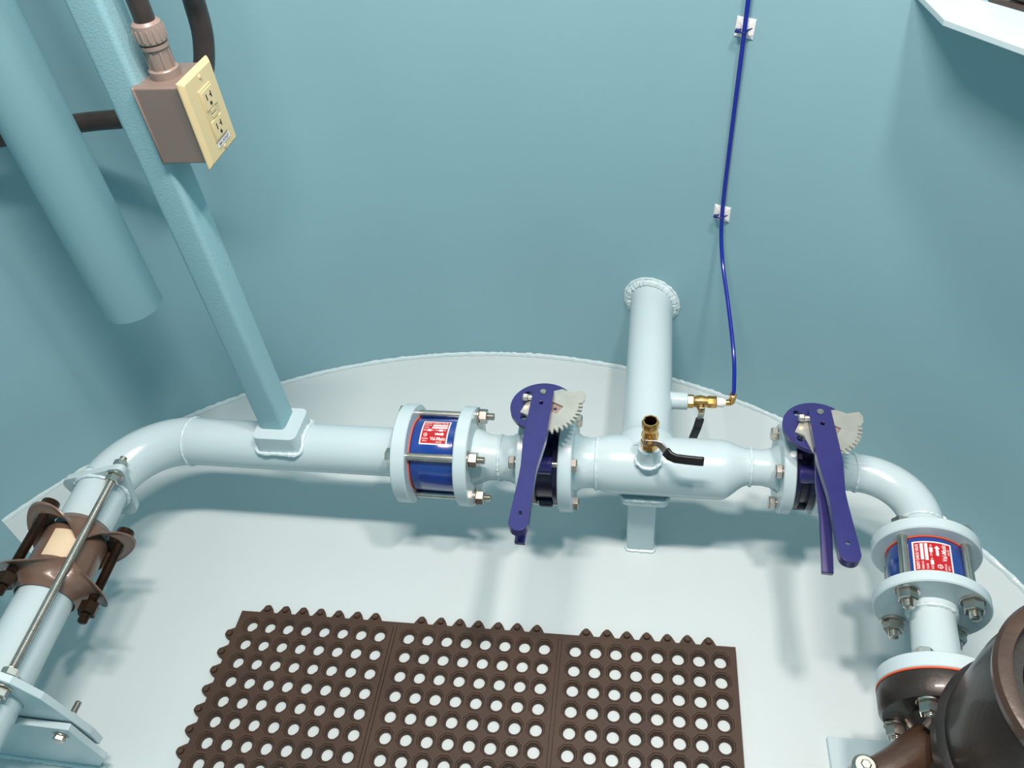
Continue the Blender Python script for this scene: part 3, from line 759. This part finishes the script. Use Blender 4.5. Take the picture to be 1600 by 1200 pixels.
# vent pipe
b = MB().lathe([(0.44, 0.0475), (0.44, 0.0503), (ZC - 0.002, 0.0503), (ZC - 0.002, 0.0475)], 72, mx=T(-0.9, 0.994, 0) @ R(-PI / 2, 'Y'), closed=True)
VENT = b.build('vent_pipe', 'wall'); tag(VENT, 'thick pale blue pipe hanging down in the upper left, open at its lower end', 'pipe')

# ------------------------------------------------------------------ brass valves and air line
def ball_valve(mx, label, lever, s=1.0):
    t = thing('ball_valve', label, 'ball valve', mx)
    b = MB().hexn(0.0, 0.014 * s, 0.0255 * s, rot=0.2); b.lathe([(0.012 * s, 0.0105 * s), (0.018 * s, 0.0125 * s), (0.028 * s, 0.0138 * s), (0.038 * s, 0.0115 * s), (0.043 * s, 0.0112 * s)], 36)
    b.lathe([(0.042 * s, 0.0060 * s), (0.042 * s, 0.0130 * s), (0.0435 * s, 0.0135 * s), (0.058 * s, 0.0135 * s), (0.060 * s, 0.0126 * s), (0.060 * s, 0.0103 * s), (0.046 * s, 0.0095 * s)], 8, caps=False)
    b.lathe([(0.050 * s, 0.0005), (0.050 * s, 0.0100 * s)], 24)
    b.build('body', 'brass', t)
    MB().cyl(0.010 * s, 0.0185 * s, 0.0075 * s, 20, 0.001, mx=T(0.028 * s, 0, 0) @ R(-PI / 2, 'Z')).build('stem_boss', 'brass', t)
    # lever in the local plane y = -0.019*s ; profile given in local x,z
    a, b2, c = lever
    def strip(pts, wd, th, off):
        mbx = MB(); vs = []; fs = []
        n = len(pts)
        for i, p in enumerate(pts):
            t_ = (Vector(pts[min(i + 1, n - 1)]) - Vector(pts[max(i - 1, 0)])).normalized()
            # width direction = stem-plane perpendicular, thickness = toward -y ; bend offsets carried in y
            wdv = Vector((t_.z, 0, -t_.x)).normalized(); th_v = t_.cross(wdv).normalized()
            for (u, v) in ((-1, -1), (1, -1), (1, 1), (-1, 1)):
                vs.append(tuple(Vector(p) + wdv * wd / 2 * u + th_v * th / 2 * v))
        for i in range(n - 1):
            for k in range(4): fs.append((i * 4 + k, i * 4 + (k + 1) % 4, i * 4 + 4 + (k + 1) % 4, i * 4 + 4 + k))
        fs.append((3, 2, 1, 0)); fs.append(tuple(range((n - 1) * 4, n * 4)))
        return mbx.add(vs, fs)
    lv = strip(a, 0.0125 * s, 0.0022, 0).build('lever', 'steel', t, bevel=0.0005)
    strip(b2, 0.0175 * s, 0.0060, 0).build('grip', 'grip', lv, bevel=0.0018, label='black vinyl grip')
    MB().hexn(0.0195 * s, 0.0245 * s, 0.0105 * s, mx=T(0.028 * s, 0, 0) @ R(-PI / 2, 'Z')).build('lever_nut', 'brass', t)
    return t
# upright valve on the run: local x is up, local y = world +y (so the stem faces -y, the photographer)
def up_frame(p, tilt=0.0): return frame(p, (0, -math.sin(tilt), math.cos(tilt)), (-1, 0, 0))
f1 = Matrix(((0, 0, 1, 0.0105), (0, 1, 0, YH - 0.022), (-1, 0, 0, 0), (0, 0, 0, 1)))
f1 = Matrix(((0, 0, -1, 0.0085), (0, 1, 0, YH - 0.022), (1, 0, 0, ZH + 0.0745), (0, 0, 0, 1)))
yv = -0.0192
ball_valve(f1, 'upright open brass ball valve on top of the tee, black lever pointing right', (
    [(0.030, yv, 0.010), (0.030, yv, -0.010), (0.029, yv - 0.002, -0.016), (0.023, yv - 0.012, -0.026)],
    [(0.0245, yv - 0.010, -0.024), (0.021, yv - 0.017, -0.031), (0.0185, yv - 0.0195, -0.040), (0.017, yv - 0.020, -0.058), (0.0155, yv - 0.020, -0.077), (0.0155, yv - 0.020, -0.083)], None))
f2 = frame((0.0735, 1.041, ZH), (1, 0, 0), (0, 0, 1))
c_, s_ = math.cos(0.12), math.sin(0.12)
ball_valve(f2 @ R(0.25, 'X'), 'brass ball valve on the side stub behind the tee, black lever hanging down', (
    [(0.026, yv * 0.9, 0.008), (0.026, yv * 0.9, -0.008), (0.0255, yv * 0.9 - 0.002, -0.013), (0.024, yv - 0.006, -0.020)],
    [(0.0245, yv - 0.005, -0.018), (0.0225, yv - 0.010, -0.027), (0.0205, yv - 0.012, -0.045), (0.0170, yv - 0.013, -0.070), (0.0150, yv - 0.014, -0.088)], None), 0.86)
t = thing('tube_elbow', 'small brass push elbow with white thread tape at the end of the air line valve', 'tube elbow', f2 @ T(0.0515, 0, 0))
MB().lathe([(0.0, 0.0085), (0.012, 0.0088), (0.013, 0.0070), (0.016, 0.0070)], 20).build('thread_tape', 'teflon', t)
MB().hexn(0.0005, 0.005, 0.0155).build('bushing', 'steel', t)
MB().tube([(0.014, 0, 0), (0.018, 0, 0), (0.0245, 0, 0.001), (0.027, 0, 0.004), (0.027, 0, 0.010)], 0.0058, 20).hexn(0.009, 0.0125, 0.0115, mx=T(0.027, 0, 0) @ R(-PI / 2, 'Y')).lathe([(0.0125, 0.0056), (0.0175, 0.0056), (0.0185, 0.0065), (0.021, 0.0065), (0.022, 0.005)], 20, mx=T(0.027, 0, 0) @ R(-PI / 2, 'Y')).build('elbow', 'brass', t)
EX = (0.0735 + 0.0515 + 0.027, 1.041, ZH + 0.021)
def wy(x, off): return TC[1] + math.sqrt((TR - off) ** 2 - (x - TC[0]) ** 2)
CL = [(0.1225, 0.447), (0.127, 0.775)]
pth = spline([EX, (EX[0] + 0.0005, 1.046, 0.245), (EX[0] - 0.002, 1.085, 0.285), (0.140, 1.170, 0.330), (0.128, 1.245, 0.378), (CL[0][0], wy(CL[0][0], 0.010), CL[0][1]), (0.1235, wy(0.1235, 0.0065), 0.60), (CL[1][0] - 0.001, wy(CL[1][0], 0.010), CL[1][1]), (0.1275, wy(0.1275, 0.009), 0.95), (0.128, wy(0.128, 0.009), 1.5), (0.128, wy(0.128, 0.009), ZC - 0.002)], 14)
o = MB().tube(pth, 0.0037, 14).build('air_tube', 'airtube'); tag(o, 'thin bright blue air tube running up the wall from the brass elbow', 'tube')
for k, (x, z) in enumerate(CL):
    lab = ('lower' if k == 0 else 'upper')
    nv = Vector((TC[0] - x, TC[1] - wy(x, 0), 0)).normalized()
    fm = frame((x + 0.001, wy(x, 0.0), z), nv, (0.09 if k else 0.02, 0, 1))
    c = thing('tube_clip', 'white square adhesive clip on the wall, the %s one on the blue tube' % lab, 'tube clip', fm)
    s = 0.0150
    b = MB(); vs = [(0.0005, -s, -s), (0.0005, s, -s), (0.0005, s, s), (0.0005, -s, s), (0.0022, -s, -s), (0.0022, s, -s), (0.0022, s, s), (0.0022, -s, s),
                    (0.0055, -s * .28, -s * .28), (0.0055, s * .28, -s * .28), (0.0055, s * .28, s * .28), (0.0055, -s * .28, s * .28)]
    b.add(vs, [(0, 3, 2, 1), (8, 9, 10, 11)] + [(q + i, q + (i + 1) % 4, q + 4 + (i + 1) % 4, q + 4 + i) for q in (0, 4) for i in range(4)])
    for (yy, zz) in ((0.7, 0.0), (-0.7, 0.0)): b.box((0.0035, yy * s * 0.8, 0), (0.002, 0.003, 0.006))
    b.build('base', 'white', c, smooth=0, bevel=0.0004)
    ct = MB(); ct.loop([(0.0090 + 0.0068 * math.cos(q), 0.0062 * math.sin(q), -0.002) for q in [2 * PI * i / 20 for i in range(20)]], 0.0016, 6)
    ct.box((0.0125, -0.0075, -0.002), (0.006, 0.0065, 0.0050)); ct.tube([(0.012, 0.004, -0.001), (0.013, 0.010, 0.003), (0.012, 0.014, 0.006)], [0.0016, 0.0014, 0.0008], 6)
    tt = ct.build('cable_tie', 'tie', mx=fm)
    tag(tt, 'dark blue cable tie holding the air tube to the %s white clip' % lab, 'cable tie')

# ------------------------------------------------------------------ rubber mat
MW = 0.288; PX = 0.0337; PYm = 0.0340; NR = 14; X0 = -0.7035; YT = 0.660; TH = 0.0115
hx0 = -0.6765; hy0 = 0.6340
def mat_mesh():
    vs = []; fs = []; key = {}
    def V(x, y, z):
        k = (round(x, 5), round(y, 5), round(z, 5))
        if k not in key: key[k] = len(vs); vs.append((x, y, z))
        return key[k]
    N = 16
    def cell(x0, x1, y0, y1, cx, cy):
        sq = []
        for i in range(N):
            a = 2 * PI * i / N + PI / 8
            dx, dy_ = math.cos(a), math.sin(a)
            q = i
        # boundary: 16 points, 4 per side, corners included
        xs = [x1, x1, x1, x1, x1]; sq = []
        def lerp(a, b, t): return a + (b - a) * t
        for t_ in (0, .25, .5, .75): sq.append((x1, lerp(y0, y1, t_)))
        for t_ in (0, .25, .5, .75): sq.append((lerp(x1, x0, t_), y1))
        for t_ in (0, .25, .5, .75): sq.append((x0, lerp(y1, y0, t_)))
        for t_ in (0, .25, .5, .75): sq.append((lerp(x0, x1, t_), y0))
        def octp(r, z):
            o_ = []
            for i in range(N):
                a = -PI / 4 + 2 * PI * i / N
                m_ = (a + PI / 8) % (PI / 4) - PI / 8
                rr = r * math.cos(PI / 8) / math.cos(m_) if True else r
                o_.append((cx + rr * math.cos(a), cy + rr * math.sin(a), z))
            return o_
        def cirp(r, z): return [(cx + r * math.cos(-PI / 4 + 2 * PI * i / N), cy + r * math.sin(-PI / 4 + 2 * PI * i / N), z) for i in range(N)]
        rings = [[(p[0], p[1], TH) for p in sq], octp(0.0158, TH), octp(0.0153, TH - 0.0016), octp(0.0148, TH - 0.0006), octp(0.0132, TH - 0.0008), octp(0.0128, TH - 0.0020), cirp(0.0104, TH - 0.0056), cirp(0.0099, TH - 0.0060), cirp(0.0097, 0.0005)]
        ids = [[V(*p) for p in r] for r in rings]
        for a, b_ in zip(ids, ids[1:]):
            for i in range(N):
                j = (i + 1) % N; f = (a[i], a[j], b_[j], b_[i])
                if len(set(f)) == 4: fs.append(f)
        bot = [V(p[0], p[1], 0.0005) for p in sq]; h = ids[-1]
        for i in range(N):
            j = (i + 1) % N; fs.append((bot[j], bot[i], h[i], h[j]))
    gap = (MW - 8 * PX)
    yb = hy0 - (NR - 0.5) * PYm - 0.006
    def quad(xa, xb, ya, yb_, z=TH):
        fs.append((V(xa, ya, z), V(xb, ya, z), V(xb, yb_, z), V(xa, yb_, z)))
    for mcol in range(3):
        bx = hx0 - PX / 2 + mcol * MW
        for i in range(8):
            for j in range(NR):
                y1 = hy0 + PYm / 2 - j * PYm
                cell(bx + i * PX, bx + (i + 1) * PX, y1 - PYm, y1, bx + (i + 0.5) * PX, y1 - PYm / 2)
    return vs, fs, yb
vs, fs, YB = mat_mesh()
mt = thing('rubber_mat', 'dark brown perforated rubber mat with scalloped edges lying on the floor', 'mat', (-0.27, 0.42, 0.0))
im = Matrix.Translation((0.27, -0.42, 0.0)) @ T(-0.7035, 0.66, 0) @ R(math.radians(1.0), 'Z') @ T(0.7035, -0.66, 0)
b = MB().add(vs, fs)
ytop = hy0 + PYm / 2; ybot = hy0 + PYm / 2 - NR * PYm
XR = X0 + 3 * MW
def slab(x0, x1, y0, y1, z1=TH): b.box(((x0 + x1) / 2, (y0 + y1) / 2, z1 / 2 + 0.00025), (x1 - x0, y1 - y0, z1 - 0.0005))
bxs = [hx0 - PX / 2 + k * MW for k in range(3)]
slab(X0, XR, ytop, YT)
slab(X0, bxs[0], ybot, ytop)
for k in (1, 2):
    e0 = bxs[k - 1] + 8 * PX; e1 = bxs[k]; s0 = (e0 + e1) / 2
    slab(e0, s0 - 0.0011 - 0.003, ybot, ytop); slab(s0 - 0.0030, s0 + 0.0020, ybot, ytop, TH); slab(s0 + 0.0031, e1, ybot, ytop)
    slab(s0 - 0.0045, s0 + 0.0035, ybot, ytop, TH - 0.003)
slab(bxs[2] + 8 * PX, XR, ybot, ytop)
slab(X0, XR, ybot - 0.012, ybot)
b.build('mat_body', 'rubber', mt, im, smooth=25)
tabp = [(-0.0168, -0.001), (0.0168, -0.001), (0.0145, 0.0015), (0.0075, 0.0135), (0.0025, 0.0185), (-0.0025, 0.0185), (-0.0075, 0.0135), (-0.0145, 0.0015)]
spots = [(hx0 + k * MW + (i + 0.5) * PX + random.uniform(-0.001, 0.001), YT - random.uniform(0, 0.0015), random.uniform(-0.05, 0.05)) for k in range(3) for i in range(7)]
spots += [(X0 + random.uniform(0, 0.0015), hy0 - (j + 0.5) * PYm, PI / 2 + random.uniform(-0.05, 0.05)) for j in range(NR - 1) if j % 8 != 7]
tab0 = None
for (x, y, a) in spots:
    if tab0 is None:
        b = MB(); b.prism(tabp, 0.0005, 0.0065)
        tab0 = b.build('edge_tab', 'rubber', mt, bevel=0.0012); kb = MB().lathe([(0.0060, 0.0058), (0.0105, 0.0056), (0.0115, 0.0046)], 16, mx=T(0, 0.0100, 0) @ R(-PI / 2, 'Y')).build('knob', 'rubber', tab0)
        o = tab0
    else:
        o = tab0.copy(); COL.objects.link(o); o.parent = mt
        q = kb.copy(); COL.objects.link(q); q.parent = o
    o.matrix_local = im @ T(x, y, 0) @ R(a, 'Z')

# ------------------------------------------------------------------ wall shelf and enclosure, upper right
zs_ = 0.86
poly = [(0.325, wy(0.325, -0.004)), (0.339, 1.066), (0.560, 0.742), (0.720, 0.640), (0.745, wy(0.745, -0.004) if False else 0.66)]
n = 24; a0 = math.atan2(0.66 - TC[1], 0.745 - TC[0]); a1_ = math.atan2(poly[0][1] - TC[1], poly[0][0] - TC[0])
poly = poly[:4] + [(TC[0] + (TR + 0.004) * math.cos(a0 + (a1_ - a0) * i / n), TC[1] + (TR + 0.004) * math.sin(a0 + (a1_ - a0) * i / n)) for i in range(n)]
b = MB(); b.prism(poly, zs_ - 0.008, zs_)
o = b.build('wall_shelf', 'paint', smooth=0, bevel=0.001); tag(o, 'bright pale steel shelf on the wall in the top right corner', 'shelf')
en = thing('equipment_case', 'black equipment case standing on the shelf in the top right corner', 'equipment case', frame((0.401, 1.122, zs_), (0.033, -0.042, 0)))
b = MB(); b.box((0.125, 0.030, 0.081), (0.250, 0.060, 0.150)); b.build('case', 'cast', en, bevel=0.004)
b = MB(); b.box((0.125, 0.030, 0.003), (0.254, 0.066, 0.006)); b.build('base_rail', 'conduit2', en, bevel=0.001)

# ------------------------------------------------------------------ ceiling fixtures that hold the lamps
for (x, y, sx, sy, lab) in ((-0.20, 0.48, 0.54, 0.14, 'long white ceiling lamp housing above the header pipe'), (0.34, 0.56, 0.16, 0.16, 'small square white ceiling lamp housing above the right check valve')):
    b = MB(); b.box((0, 0, 0.0), (sx, sy, 0.04)); o = b.build('ceiling_lamp', 'lamp', mx=T(x, y, ZC - 0.021), bevel=0.004); tag(o, lab, 'ceiling lamp', None)
